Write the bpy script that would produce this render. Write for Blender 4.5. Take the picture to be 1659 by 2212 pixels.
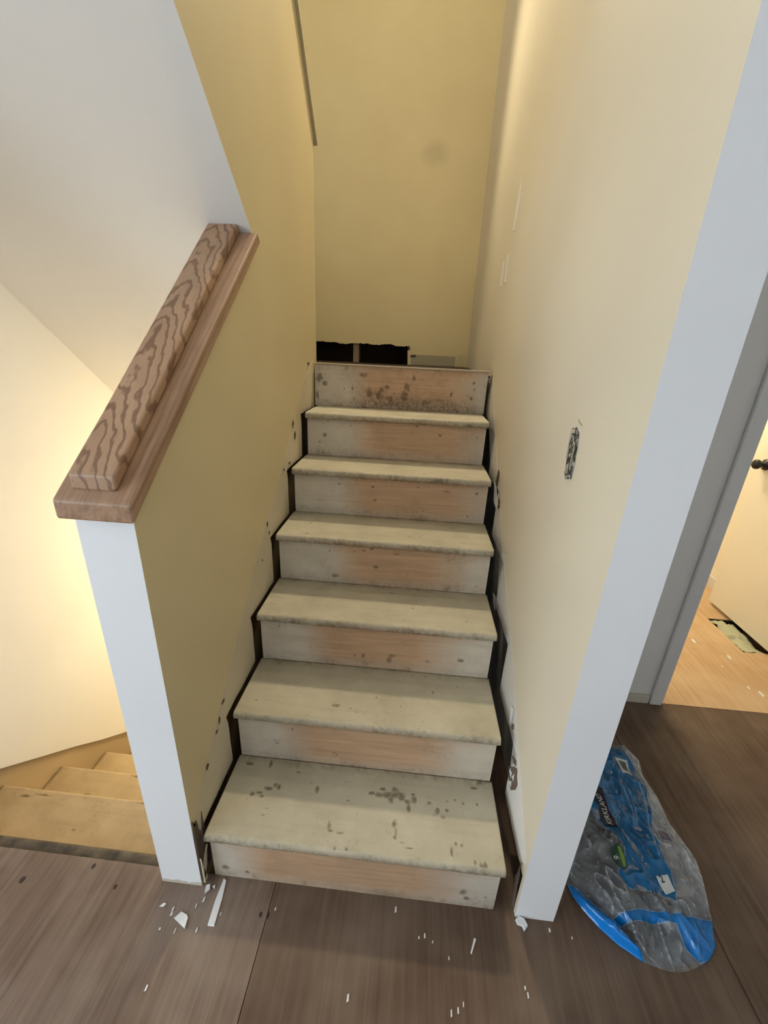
import bpy, bmesh, math, random
from mathutils import Vector, noise
random.seed(7)
scn = bpy.context.scene
for o in list(bpy.data.objects):
    bpy.data.objects.remove(o)
COL = scn.collection

# ------------------------------------------------------------------ camera
cam_d = bpy.data.cameras.new('camera')
cam = bpy.data.objects.new('camera', cam_d)
COL.objects.link(cam)
cam.location = (0.48412, -0.70091, 1.41524)
cam.rotation_euler = (1.19813, -0.04336, 0.08256)
cam_d.sensor_fit = 'HORIZONTAL'
cam_d.sensor_width = 36.0
cam_d.lens = 907.35 / 1659 * 36
cam_d.clip_start = 0.02
scn.camera = cam

# ------------------------------------------------------------------ world, lights, exposure
world = bpy.data.worlds.new('world')
scn.world = world
world.use_nodes = True
bg = world.node_tree.nodes['Background']
bg.inputs['Color'].default_value = (0.80, 0.89, 1.0, 1)
bg.inputs['Strength'].default_value = 1.6

def lamp(name, kind, loc, energy, color, size=0.1, rot=(0, 0, 0), size_y=None):
    d = bpy.data.lights.new(name, kind)
    d.energy = energy
    d.color = color
    if kind == 'AREA':
        d.shape = 'RECTANGLE' if size_y else 'SQUARE'
        d.size = size
        if size_y:
            d.size_y = size_y
    else:
        d.shadow_soft_size = size
    o = bpy.data.objects.new(name, d)
    COL.objects.link(o)
    o.location = loc
    o.rotation_euler = rot
    return o

# daylight through the window on the photographer's left
lamp('window_left', 'AREA', (-3.1, -1.9, 1.5), 74, (0.80, 0.91, 1.0), 2.6, (math.radians(90), 0, math.radians(-62)), 1.7)
lamp('rear_fill', 'AREA', (0.2, -3.8, 1.45), 20, (0.90, 0.94, 1.0), 2.4, (math.radians(90), 0, 0), 1.5)  # unseen fill added behind the camera to brighten risers and wall ends
# soft fill area light added at the upper front; no window is known there
lamp('upstairs_fill', 'AREA', (0.2, -2.4, 3.9), 25, (1.0, 0.88, 0.66), 2.2, (math.radians(80), 0, 0), 1.4)
lamp('upstairs_ceiling_lamp', 'AREA', (0.42, 1.55, 4.8), 10, (1.0, 0.93, 0.80), 0.25)
# spotlight above the landing, aimed down the stairs
sp = lamp('upstairs_spot', 'SPOT', (0.42, 2.08, 3.55), 140, (1.0, 0.86, 0.60), 0.10)
sp.data.spot_size = math.radians(62)
sp.data.spot_blend = 0.6
sp.rotation_euler = (Vector((0.42, 0.55, 0.55)) - Vector((0.42, 2.08, 3.55))).to_track_quat('-Z', 'Y').to_euler()
# lamp at the foot of the lower flight
lamp('downstairs_lamp', 'POINT', (-0.52, 1.75, 0.25), 42, (1.0, 0.73, 0.36), 0.12)
# ceiling lamp of the room beyond the doorway
lamp('bedroom_lamp', 'POINT', (1.75, 2.3, 2.15), 60, (1.0, 0.83, 0.54), 0.12)

scn.view_settings.view_transform = 'Standard'
scn.view_settings.look = 'None'
scn.view_settings.gamma = 1.0
scn.view_settings.use_curve_mapping = False
scn.view_settings.exposure = 0.0
cy = scn.cycles
cy.max_bounces = 5
cy.diffuse_bounces = 4
cy.glossy_bounces = 2
cy.transmission_bounces = 2
cy.transparent_max_bounces = 6
cy.caustics_reflective = False
cy.caustics_refractive = False
cy.use_adaptive_sampling = True
cy.adaptive_threshold = 0.08
cy.adaptive_min_samples = 12

# ------------------------------------------------------------------ helpers
def srgb(r, g, b):
    def f(c):
        c /= 255.0
        return c / 12.92 if c <= 0.04045 else ((c + 0.055) / 1.055) ** 2.4
    return (f(r), f(g), f(b), 1.0)

class NB:
    """small node-graph builder"""
    def __init__(self, name):
        m = bpy.data.materials.new(name)
        m.use_nodes = True
        self.m = m
        self.nt = m.node_tree
        self.b = self.nt.nodes['Principled BSDF']
        self.out = self.nt.nodes['Material Output']
    def n(self, t, **kw):
        x = self.nt.nodes.new(t)
        for k, v in kw.items():
            setattr(x, k, v)
        return x
    def put(self, sock, v):
        if hasattr(v, 'is_output'):
            self.nt.links.new(v, sock)
        elif v is not None:
            sock.default_value = v
    def coord(self, kind='Object', scale=(1, 1, 1)):
        t = self.n('ShaderNodeTexCoord')
        m = self.n('ShaderNodeMapping')
        m.inputs['Scale'].default_value = scale
        self.nt.links.new(t.outputs[kind], m.inputs['Vector'])
        return m.outputs['Vector']
    def noise(self, vec, scale, detail=4, rough=0.55, dist=0.0):
        t = self.n('ShaderNodeTexNoise')
        self.put(t.inputs['Vector'], vec)
        t.inputs['Scale'].default_value = scale
        t.inputs['Detail'].default_value = detail
        t.inputs['Roughness'].default_value = rough
        t.inputs['Distortion'].default_value = dist
        return t.outputs['Fac']
    def math(self, op, a, b=None, c=None, clamp=False):
        t = self.n('ShaderNodeMath', operation=op, use_clamp=clamp)
        self.put(t.inputs[0], a)
        self.put(t.inputs[1], b)
        if c is not None:
            self.put(t.inputs[2], c)
        return t.outputs[0]
    def ramp(self, fac, stops):
        t = self.n('ShaderNodeValToRGB')
        e = t.color_ramp.elements
        while len(e) < len(stops):
            e.new(0.5)
        for i, (p, c) in enumerate(stops):
            e[i].position = p
            e[i].color = c if isinstance(c, tuple) else (c, c, c, 1)
        self.put(t.inputs[0], fac)
        return t.outputs[0]
    def mix(self, fac, a, b, blend='MIX'):
        t = self.n('ShaderNodeMix', data_type='RGBA', blend_type=blend)
        self.put(t.inputs[0], fac)
        self.put(t.inputs[6], a)
        self.put(t.inputs[7], b)
        return t.outputs[2]
    def sep(self, vec):
        t = self.n('ShaderNodeSeparateXYZ')
        self.put(t.inputs[0], vec)
        return t.outputs
    def comb(self, x, y, z):
        t = self.n('ShaderNodeCombineXYZ')
        for i, v in enumerate((x, y, z)):
            self.put(t.inputs[i], v)
        return t.outputs[0]
    def attr(self, name):
        t = self.n('ShaderNodeAttribute', attribute_name=name)
        s = self.n('ShaderNodeSeparateColor')
        self.nt.links.new(t.outputs['Color'], s.inputs[0])
        return s.outputs
    def bump(self, h, strength=0.2, dist=0.002):
        t = self.n('ShaderNodeBump')
        t.inputs['Strength'].default_value = strength
        t.inputs['Distance'].default_value = dist
        self.put(t.inputs['Height'], h)
        self.nt.links.new(t.outputs[0], self.b.inputs['Normal'])
    def done(self, color=None, rough=0.6, spec=0.3):
        self.put(self.b.inputs['Base Color'], color)
        self.put(self.b.inputs['Roughness'], rough)
        self.b.inputs['Specular IOR Level'].default_value = spec
        return self.m

def mesh_obj(name, verts, faces, mats, parent=None, fmat=None, smooth=False, attr=None):
    me = bpy.data.meshes.new(name)
    me.from_pydata([tuple(v) for v in verts], [], faces)
    for m in (mats if isinstance(mats, (list, tuple)) else [mats]):
        me.materials.append(m)
    if fmat:
        for p, i in zip(me.polygons, fmat):
            p.material_index = i
    if smooth:
        for p in me.polygons:
            p.use_smooth = True
    if attr is not None:
        a = me.color_attributes.new('marks', 'FLOAT_COLOR', 'POINT')
        for i, c in enumerate(attr):
            a.data[i].color = (c[0], c[1], c[2], 1)
    bm = bmesh.new()
    bm.from_mesh(me)
    bmesh.ops.recalc_face_normals(bm, faces=bm.faces)
    bm.to_mesh(me)
    bm.free()
    o = bpy.data.objects.new(name, me)
    COL.objects.link(o)
    if parent:
        o.parent = parent
    return o

def box_data(x0, x1, y0, y1, z0, z1):
    v = [(x0, y0, z0), (x1, y0, z0), (x1, y1, z0), (x0, y1, z0), (x0, y0, z1), (x1, y0, z1), (x1, y1, z1), (x0, y1, z1)]
    f = [(0, 3, 2, 1), (4, 5, 6, 7), (0, 1, 5, 4), (1, 2, 6, 5), (2, 3, 7, 6), (3, 0, 4, 7)]
    return v, f

def boxes(name, lst, mats, parent=None, bevel=0.0):
    V, F = [], []
    for b in lst:
        v, f = box_data(*b)
        n = len(V)
        V += v
        F += [tuple(i + n for i in q) for q in f]
    o = mesh_obj(name, V, F, mats, parent)
    if bevel:
        add_bevel(o, bevel)
    return o

def add_bevel(o, w, seg=2):
    m = o.modifiers.new('bevel', 'BEVEL')
    m.width = w
    m.segments = seg
    m.limit_method = 'ANGLE'
    m.angle_limit = math.radians(40)
    m.harden_normals = False

def prism(name, poly, axis, a, b, mats, parent=None, fm=None):
    """polygon in the two other axes, extruded along axis from a to b.
       fm = (material of side a, of side b, function(i)->material of the edge faces)"""
    def P(p, t):
        q = [0, 0, 0]
        k = [i for i in range(3) if i != axis]
        q[k[0]], q[k[1]] = p
        q[axis] = t(p) if callable(t) else t
        return tuple(q)
    n = len(poly)
    V = [P(p, a) for p in poly] + [P(p, b) for p in poly]
    F = [tuple(range(n)), tuple(range(2 * n - 1, n - 1, -1))]
    M = [fm[0], fm[1]] if fm else [0, 0]
    for i in range(n):
        j = (i + 1) % n
        F.append((i, j, n + j, n + i))
        M.append(fm[2](i) if fm else 0)
    return mesh_obj(name, V, F, mats, parent, fmat=M)

def empty(name, loc=(0, 0, 0)):
    o = bpy.data.objects.new(name, None)
    COL.objects.link(o)
    o.location = loc
    o.empty_display_size = 0.05
    return o

def tag(o, label, cat, group=None, kind=None):
    o['label'] = label
    o['category'] = cat
    if group:
        o['group'] = group
    if kind:
        o['kind'] = kind
    return o

def struct(o, label, cat):
    return tag(o, label, cat, kind='structure')

def sstep(e0, e1, x):
    t = min(1.0, max(0.0, (x - e0) / (e1 - e0)))
    return t * t * (3 - 2 * t)

def fbm(x, y, s, seed=0.0, oct=3):
    r, a, tot = 0.0, 1.0, 0.0
    for i in range(oct):
        r += a * noise.noise(Vector((x * s + seed * 7.3, y * s - seed * 3.1, seed)))
        tot += a
        s *= 2.1
        a *= 0.55
    return r / tot

# ------------------------------------------------------------------ materials
def paint(name, col, var=0.06, rough=0.55, bump=0.12, scale=160.0):
    k = NB(name)
    v = k.coord('Object')
    big = k.noise(v, 2.3, 1)
    fine = k.noise(v, scale, 0)
    dark = tuple(c * (1 - var) for c in col[:3]) + (1,)
    light = tuple(min(1, c * (1 + var * 0.5)) for c in col[:3]) + (1,)
    c = k.mix(k.ramp(big, [(0.3, 0.0), (0.7, 1.0)]), dark, light)
    k.bump(fine, bump, 0.0015)
    return k.done(c, rough, 0.35)

M_cream = paint('cream_wall_paint', (0.67, 0.56, 0.325, 1), 0.05, 0.42)
M_cream_r = paint('pale_cream_paint', (0.77, 0.69, 0.53, 1), 0.04, 0.42)
M_white = paint('white_wall_paint', (0.83, 0.84, 0.845, 1), 0.03, 0.6)
M_ceil = paint('ceiling_paint', (0.78, 0.775, 0.75, 1), 0.03, 0.8)
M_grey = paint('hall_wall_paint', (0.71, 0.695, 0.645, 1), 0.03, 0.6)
M_trimw = paint('trim_paint', (0.66, 0.65, 0.62, 1), 0.03, 0.4, 0.03)
M_door = paint('door_paint', (0.80, 0.76, 0.66, 1), 0.04, 0.45, 0.03)
M_cream2 = paint('lower_wall_paint', (0.72, 0.69, 0.61, 1), 0.05, 0.5)
M_band = paint('bare_wall_strip', (0.63, 0.55, 0.385, 1), 0.16, 0.8, 0.3, 60)
M_bandw = paint('bare_wall_strip_pale', (0.70, 0.665, 0.60, 1), 0.16, 0.8, 0.3, 60)
M_patch = paint('bare_drywall_patch', (0.42, 0.36, 0.22, 1), 0.12, 0.8, 0.2, 80)
M_dark = paint('torn_backing', (0.13, 0.095, 0.07, 1), 0.5, 0.9, 0.6, 120)
M_black = paint('black_gap', (0.02, 0.018, 0.016, 1), 0.3, 0.9, 0.3, 120)
M_chip = paint('white_paint_chip', (0.80, 0.79, 0.77, 1), 0.08, 0.7, 0.2, 90)
M_cavity = paint('dark_cavity_wood', (0.035, 0.02, 0.012, 1), 0.4, 0.9, 0.3, 40)
M_stud = paint('stud_wood', (0.36, 0.26, 0.14, 1), 0.25, 0.8, 0.3, 60)
M_knob = paint('black_metal', (0.012, 0.013, 0.012, 1), 0.2, 0.28, 0.02)
M_steel = paint('hinge_metal', (0.30, 0.28, 0.24, 1), 0.1, 0.4, 0.02)

def wood_floor(name, c1, c2, c3, streak, spots):
    k = NB(name)
    v = k.coord('Object')
    vs = k.coord('Object', (60, 2.2, 8))
    vf = k.coord('Object', (260, 6, 20))
    g = k.noise(vs, 1.0, 3, 0.6, 0.6)
    f = k.noise(vf, 1.0, 2, 0.6)
    b = k.noise(v, 3.2, 3, 0.6)
    c = k.mix(k.ramp(g, [(0.3, 0.0), (0.72, 1.0)]), c1, c2)
    c = k.mix(k.math('MULTIPLY', k.ramp(b, [(0.42, 0.0), (0.75, 1.0)]), streak), c, c3)
    c = k.mix(k.math('MULTIPLY', k.ramp(f, [(0.55, 0.0), (0.8, 1.0)]), 0.35), c, tuple(x * 0.45 for x in c1[:3]) + (1,))
    sx = k.sep(v)
    if spots:
        for (px, py, rx, ry) in spots:
            dx = k.math('DIVIDE', k.math('SUBTRACT', sx[0], px), rx)
            dy = k.math('DIVIDE', k.math('SUBTRACT', sx[1], py), ry)
            d = k.math('SQRT', k.math('ADD', k.math('MULTIPLY', dx, dx), k.math('MULTIPLY', dy, dy)))
            d = k.math('ADD', d, k.math('MULTIPLY', k.math('SUBTRACT', f, 0.5), 0.9))
            c = k.mix(k.ramp(d, [(0.75, 0.85), (1.15, 0.0)]), c, (0.02, 0.012, 0.008, 1))
    k.bump(k.math('ADD', k.math('MULTIPLY', g, 0.6), f), 0.25, 0.0015)
    return k.done(c, k.ramp(b, [(0.3, 0.62), (0.8, 0.48)]), 0.3)

FLOOR_SPOTS = [(-0.345, -0.017, 0.006, 0.008), (-0.514, -0.068, 0.008, 0.010), (-0.252, -0.057, 0.005, 0.007), (0.165, -0.075, 0.005, 0.008)]
M_ply = wood_floor('plywood_floor', (0.130, 0.083, 0.057, 1), (0.220, 0.153, 0.112, 1), (0.33, 0.26, 0.205, 1), 0.7, FLOOR_SPOTS)
M_plyd = wood_floor('dark_plywood_floor', (0.085, 0.050, 0.030, 1), (0.150, 0.097, 0.066, 1), (0.225, 0.165, 0.12, 1), 0.6, [(0.185, -0.075, 0.004, 0.008)])
M_ply2 = wood_floor('bedroom_subfloor', (0.50, 0.33, 0.18, 1), (0.62, 0.43, 0.26, 1), (0.72, 0.56, 0.38, 1), 0.6, [])

def stair_paint(name, paint_a, paint_b, wood_a, wood_b):
    k = NB(name)
    v = k.coord('Object')
    vg = k.coord('Object', (5, 90, 90))
    m = k.attr('marks')
    big = k.noise(v, 9, 4, 0.6)
    fine = k.noise(v, 70, 3, 0.65)
    fine2 = k.noise(v, 260, 0)
    grain = k.noise(vg, 1.0, 2, 0.6, 0.4)
    cp = k.mix(k.ramp(big, [(0.35, 0.0), (0.7, 1.0)]), paint_a, paint_b)
    cw = k.mix(k.ramp(grain, [(0.3, 0.0), (0.75, 1.0)]), wood_a, wood_b)
    wf = k.math('ADD', m[0], k.math('MULTIPLY', k.math('SUBTRACT', big, 0.5), 0.5))
    wf = k.math('MULTIPLY', k.ramp(wf, [(0.05, 0.0), (0.95, 0.95)]), k.ramp(m[0], [(0.0, 0.0), (0.3, 1.0)]))
    c = k.mix(wf, cp, cw)
    # grime
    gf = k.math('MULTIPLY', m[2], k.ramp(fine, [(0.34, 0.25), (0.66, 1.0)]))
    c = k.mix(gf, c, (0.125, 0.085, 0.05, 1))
    # faint speckle
    st = k.noise(k.coord('Object', (3, 40, 40)), 1.0, 4, 0.6, 0.3)
    c = k.mix(k.math('MULTIPLY', k.ramp(st, [(0.5, 0.0), (0.75, 1.0)]), 0.22), c, (0.25, 0.20, 0.13, 1))
    sp = k.ramp(fine, [(0.62, 0.0), (0.76, 0.6)])
    c = k.mix(k.math('MULTIPLY', sp, 0.6), c, (0.22, 0.17, 0.11, 1))
    # dark marks
    df = k.math('ADD', m[1], k.math('MULTIPLY', k.math('SUBTRACT', fine, 0.5), 1.3))
    df = k.math('MULTIPLY', k.ramp(df, [(0.22, 0.0), (0.75, 0.72)]), k.ramp(m[1], [(0.02, 0.0), (0.3, 1.0)]))
    c = k.mix(df, c, (0.10, 0.066, 0.038, 1))
    k.bump(fine2, 0.25, 0.0012)
    return k.done(c, 0.55, 0.3)

M_tread = stair_paint('worn_tread_paint', (0.48, 0.435, 0.32, 1), (0.57, 0.52, 0.395, 1), (0.40, 0.26, 0.15, 1), (0.5, 0.34, 0.2, 1))
M_riser = stair_paint('worn_riser_paint', (0.55, 0.49, 0.395, 1), (0.63, 0.57, 0.465, 1), (0.44, 0.275, 0.155, 1), (0.57, 0.37, 0.22, 1))

def oak(name, rings=True):
    k = NB(name)
    v = k.coord('Object')
    s = k.sep(v)
    w = k.noise(k.coord('Object', (16, 7, 16)), 1.0, 3, 0.6)
    if rings:
        dx = k.math('ADD', s[0], 0.030)
        r = k.math('SQRT', k.math('ADD', k.math('MULTIPLY', dx, dx), 0.00012))
        ph = k.math('ADD', r, k.math('MULTIPLY', s[1], 0.25))
        ph = k.math('ADD', ph, k.math('MULTIPLY', k.math('SUBTRACT', w, 0.5), 0.075))
        ph = k.math('MULTIPLY', ph, 2 * math.pi / 0.0205)
        sn = k.math('SINE', ph)
        line = k.ramp(sn, [(0.25, 0.0), (0.90, 1.0)])
    else:
        line = k.ramp(k.noise(k.coord('Object', (70, 2.5, 70)), 1.0, 4, 0.6, 0.5), [(0.42, 0.0), (0.75, 1.0)])
    pore = k.noise(k.coord('Object', (420, 14, 420)), 1.0, 3, 0.6)
    c = k.mix(k.ramp(w, [(0.3, 0.0), (0.7, 1.0)]), (0.36, 0.215, 0.125, 1), (0.45, 0.285, 0.172, 1))
    c = k.mix(k.math('MULTIPLY', line, 0.72), c, (0.14, 0.066, 0.032, 1))
    c = k.mix(k.math('MULTIPLY', k.ramp(pore, [(0.55, 0.0), (0.75, 1.0)]), 0.3), c, (0.14, 0.075, 0.04, 1))
    k.bump(pore, 0.15, 0.0008)
    return k.done(c, 0.38, 0.4)

M_oak = oak('oak_cathedral_grain', True)
M_oak2 = oak('oak_straight_grain', False)

# ------------------------------------------------------------------ dimensions
RISE, RUN, NOSE, SW = 0.19, 0.228, 0.02, 0.793
def back_paint():
    k = NB('yellow_cream_paint')
    v = k.coord('Object')
    p = k.sep(v)
    big = k.noise(v, 2.3, 3)
    c = k.mix(k.ramp(big, [(0.3, 0.0), (0.7, 1.0)]), (0.67, 0.515, 0.235, 1), (0.72, 0.565, 0.27, 1))
    dx = k.math('DIVIDE', k.math('SUBTRACT', p[0], 0.484), 0.10)
    dz = k.math('DIVIDE', k.math('SUBTRACT', p[2], 2.503), 0.085)
    d = k.math('SQRT', k.math('ADD', k.math('MULTIPLY', dx, dx), k.math('MULTIPLY', dz, dz)))
    d = k.math('ADD', d, k.math('MULTIPLY', k.math('SUBTRACT', k.noise(v, 12, 3), 0.5), 0.9))
    c = k.mix(k.ramp(d, [(0.35, 0.30), (1.1, 0.0)]), c, (0.36, 0.29, 0.13, 1))
    k.bump(k.noise(v, 160, 0), 0.12, 0.0015)
    return k.done(c, 0.45, 0.35)
M_back = back_paint()
ZL = 1.337
ZF = ZL - 0.024          # landing surface, a little below its front lip
XL = -0.018            # stair-side face of the partition
XLo = -0.132           # lower-flight side of the partition
XO = -0.97             # outer wall of the lower flight
YB = 2.40              # back wall of the landing
ZC = 2.46              # ceiling of the room
ZT = 5.0
def xr(y):             # stair-side face of the right wall
    return 0.843 - 0.0174 * y
def soff(y):
    return 1.998 - 0.89 * (y - 0.331)

# ------------------------------------------------------------------ floor
floor = boxes('floor', [(-3.6, 4.0, -4.0, -0.002, -0.30, -0.0185), (XLo, 2.285, -0.002, 6.0, -0.30, -0.0185),
                        (2.285, 4.0, -0.002, 1.245, -0.30, -0.0185), (2.285, 4.0, 1.57, 6.0, -0.30, -0.0185),
                        (2.52, 4.0, 1.245, 1.57, -0.30, -0.0185)], M_stud)
struct(floor, 'brown plywood subfloor of the room', 'floor')
def sheet(x0, x1, y0, y1, m, z1=0.0):
    return boxes('plywood_sheet', [(x0, x1, y0, y1, -0.018, z1)], m, floor, 0.0012)
sheet(-1.036, 0.1812, -1.25, 0.002, M_ply)
sheet(-3.4, -1.038, -3.9, -0.004, M_ply)
sheet(-1.036, 0.1812, -3.9, -1.2525, M_ply)
sheet(0.1828, 1.3742, -0.86, 0.826, M_plyd)
sheet(0.1828, 1.3742, -3.9, -0.8625, M_plyd)
sheet(1.3765, 2.56, -1.7, 0.826, M_plyd)
sheet(1.3765, 2.56, -3.9, -1.7025, M_plyd)
sheet(2.562, 4.0, -3.9, 0.826, M_ply)
sheet(0.98, 2.294, 0.829, 3.9, M_ply2)
sheet(2.2945, 3.9, 0.829, 1.255, M_ply2)
sheet(2.2945, 3.9, 1.556, 3.9, M_ply2)

# ------------------------------------------------------------------ partition between the two flights
cap0, capS = 1.122, 0.79
def capz(y):
    return cap0 + capS * (y + 0.03)
yj = (1.998 + 0.89 * 0.331 - cap0 - capS * 0.03) / (capS + 0.89)
zE = soff(-0.19)
poly = [(-0.03, 0.0), (-0.03, cap0), (yj, capz(yj)), (-0.19, zE), (-0.19, 3.98), (1.187, 2.475), (1.43, 2.205), (1.43, -2.6), (0.0, -2.6), (0.0, -0.0)]
poly = poly[:-1] + [(0.0, 0.0)]
white_edges = {0, 1, 2, 3}
def zigzag(y_from, dz, dy, n=7):
    """ragged lower edge of the plaster following treads and risers"""
    Z = []
    for q in range(1, n):
        ya, yb, zt = ((q - 1) * RUN - 0.026 if q > 1 else y_from), q * RUN - dy, q * RISE + dz
        for i in range(7):
            Z.append((ya + (yb - ya) * i / 6, zt + random.uniform(-0.0025, 0.0025)))
        zn = (q + 1) * RISE - 0.040
        if q < n - 1:
            for i in range(1, 5):
                Z.append((yb + random.uniform(-0.002, 0.002), zt + (zn - zt) * i / 4))
    return Z
part = prism('wall_partition', poly, 0, XLo, -0.072, [M_white, M_stud], fm=(0, 1, lambda i: 0))
ZZ = zigzag(-0.021, -0.006, 0.016)
polyb = [(-0.03, 0.0), (-0.03, cap0), (yj, capz(yj)), (-0.19, zE), (-0.19, 3.98), (1.187, 2.475), (1.43, 2.205), (1.43, ZL - 0.21)] + [(6 * RUN - 0.03, ZL - 0.21)] + ZZ[::-1] + [(-0.021, 0.0)]
pb = prism('plaster_face', polyb, 0, -0.072, XL, [M_white, M_cream], part, fm=(0, 1, lambda i: 0 if i < 4 else 1))

struct(part, 'half-height partition wall with white end, cream toward the stairs', 'wall')
# sloping cap strip on the upper part of the partition
prism('cap_strip', [(-0.19, 3.98), (1.187, 2.475), (1.452, 2.186), (1.452, 2.204), (1.19, 2.493), (-0.19, 3.998)], 0, XLo - 0.012, XL + 0.012,
      M_patch, part)

M_wear = paint('worn_edge_paint', (0.60, 0.54, 0.44, 1), 0.3, 0.8, 0.4, 90)
we = [(-0.130, 0.001)] + [(-0.130 + 0.0093 * i, 0.010 + random.uniform(-0.005, 0.006)) for i in range(13)] + [(-0.019, 0.001)]
prism('worn_edge', we, 1, -0.0308, -0.0301, M_wear, part)
# soffit of the upper flight above the lower flight
so = prism('soffit', [(-0.19, soff(-0.19)), (1.43, soff(1.43)), (YB, soff(1.43)), (YB, soff(1.43) + 0.14), (1.43, soff(1.43) + 0.14), (-0.19, soff(-0.19) + 0.14)],
           0, XO, XLo - 0.0005, M_ceil)
prism('soffit_skin', [(-0.19, soff(-0.19) - 0.0035), (yj, soff(yj) - 0.0035), (yj, soff(yj) - 0.0003), (-0.19, soff(-0.19) - 0.0003)], 0, XO + 0.0005, XL, M_ceil, so)
prism('soffit_skin', [(yj, soff(yj) - 0.0035), (1.43, soff(1.43) - 0.0035), (YB, soff(1.43) - 0.0035), (YB, soff(1.43) - 0.0003), (1.43, soff(1.43) - 0.0003), (yj, soff(yj) - 0.0003)], 0, XO + 0.0005, XLo - 0.0005, M_ceil, so)
struct(so, 'white sloping underside of the upper stair flight', 'soffit')

# outer wall of the lower flight: drywall plate above the stripped skirting line
wl = boxes('wall_left', [(XO - 0.10, XO - 0.012, -0.002, 2.5, -2.6, ZT)], paint('old_skirting', (0.50, 0.39, 0.24, 1), 0.2, 0.7, 0.2, 40))
struct(wl, 'pale wall beside the flight going down', 'wall')
sk = lambda y: -0.106 - 0.83 * (y - 0.293)
y0s = 0.293 - 0.106 / 0.83
prism('drywall_sheet', [(-0.03, 0.0), (y0s, 0.0)] + [(y0s + 0.14 * i, sk(y0s + 0.14 * i) + random.uniform(-0.004, 0.004)) for i in range(1, 17)] + [(2.5, ZT), (-0.03, ZT)],
      0, XO - 0.0115, XO, M_white, wl)

# ------------------------------------------------------------------ right wall
wr = boxes('wall_right', [(0.9000, 0.9455, -0.01, YB + 0.1, 0.0, ZT)], M_white)
struct(wr, 'cream wall right of the stairs with a white end face', 'wall')
ZR = zigzag(0.004, -0.040, 0.004)
polyr = [(-0.01, 0.0), (-0.01, ZT), (YB + 0.1, ZT), (YB + 0.1, ZL - 0.21), (6 * RUN - 0.03, ZL - 0.21)] + ZR[::-1] + [(0.004, 0.0)]
rb = prism('plaster_face', polyr, 0, lambda p: xr(p[0]), 0.9000, [M_white, M_cream_r], wr, fm=(1, 0, lambda i: 0 if i == 0 else 1))

def wall_band(name, line, zz, xf, d, mat, parent):
    """thin strip of bare wall following the stair: line = [(y,z)] upper edge, zz lower edge"""
    L = []
    for i in range(len(line) - 1):
        (ya, za), (yb, zb) = line[i], line[i + 1]
        n = max(2, int((yb - ya) / 0.012))
        for j in range(n):
            t = j / n
            y = ya + (yb - ya) * t
            L.append((y, za + (zb - za) * t + 0.010 * fbm(y, 0, 9, 3.0) + 0.005 * fbm(y, 0, 45, 5.0)))
    L.append(line[-1])
    Zl = [p for p in zz if line[0][0] <= p[0] <= line[-1][0]]
    P = L + Zl[::-1]
    return prism(name, P, 0, lambda p: xf(p[0]), lambda p: xf(p[0]) + d, mat, parent)

wall_band('bare_strip', [(-0.0205, 0.240), (0.096, 0.362), (0.21, 0.463), (0.552, 0.768), (1.049, 1.135), (1.174, 1.262), (1.345, 1.345)], [(-0.0204, 0.0)] + ZZ,
          lambda y: XL + 0.0003, 0.0007, M_band, part)
wall_band('bare_strip', [(0.0042, 0.205), (0.126, 0.315), (0.25, 0.415), (0.413, 0.549), (0.69, 0.742), (1.126, 1.10), (1.345, 1.312)], ZR,
          lambda y: xr(y) - 0.0003, -0.0007, M_bandw, wr)

def flake(name, pts, plane, mat, parent, jag=0.0, thick=0.0018, off=0.003):
    """flat torn piece on a side wall; pts are (y,z); plane: 'L' or 'R'"""
    s = 1 if plane == 'L' else -1
    P = []
    n = len(pts)
    for i in range(n):
        (ya, za), (yb, zb) = pts[i], pts[(i + 1) % n]
        for t in (0, 0.34, 0.67):
            P.append((ya + (yb - ya) * t + random.uniform(-jag, jag), za + (zb - za) * t + random.uniform(-jag, jag)))
    def X(y):
        return XL if plane == 'L' else xr(y)
    n = len(P)
    V = [(X(y) + s * off, y, z) for y, z in P] + [(X(y) + s * (off + thick), y, z) for y, z in P]
    F = [tuple(range(n)), tuple(range(2 * n - 1, n - 1, -1))] + [(i, (i + 1) % n, n + (i + 1) % n, n + i) for i in range(n)]
    return mesh_obj(name, V, F, mat, parent)

flake('torn_patch', [(-0.028, 0.262), (-0.022, 0.236), (-0.014, 0.248), (-0.006, 0.19), (-0.004, 0.10), (-0.010, 0.045), (-0.027, 0.02)], 'L', M_dark, part, 0.003)
flake('torn_patch', [(0.012, 0.24), (0.02, 0.12), (0.016, 0.03), (0.006, 0.03), (0.004, 0.16)], 'L', M_dark, part, 0.003)
flake('drywall_shard', [(0.008, 0.118), (-0.008, 0.062), (-0.026, 0.018), (-0.024, 0.05), (-0.016, 0.088)], 'L', M_band, part, 0.001, 0.004, 0.006)
flake('drywall_shard', [(-0.028, 0.12), (-0.020, 0.060), (-0.013, 0.012), (-0.028, 0.010)], 'L', M_band, part, 0.001, 0.004, 0.006)
for (y, z, a, b) in [(0.194, 0.443, .010, .005), (0.162, 0.406, .004, .012), (0.140, 0.386, .006, .004), (0.073, 0.335, .007, .010), (0.633, 0.815, .006, .012),
                     (0.646, 0.778, .005, .008), (0.993, 1.11, .010, .018), (1.014, 1.06, .012, .018), (0.922, 0.964, .012, .006), (0.847, 0.956, .008, .006),
                     (1.262, 1.335, .018, .008), (0.563, 0.709, .004, .003)]:
    flake('torn_spot', [(y + a, z), (y, z + b), (y - a, z + b * .2), (y - a * .4, z - b)], 'L', M_dark, part, 0.002, 0.001)
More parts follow.
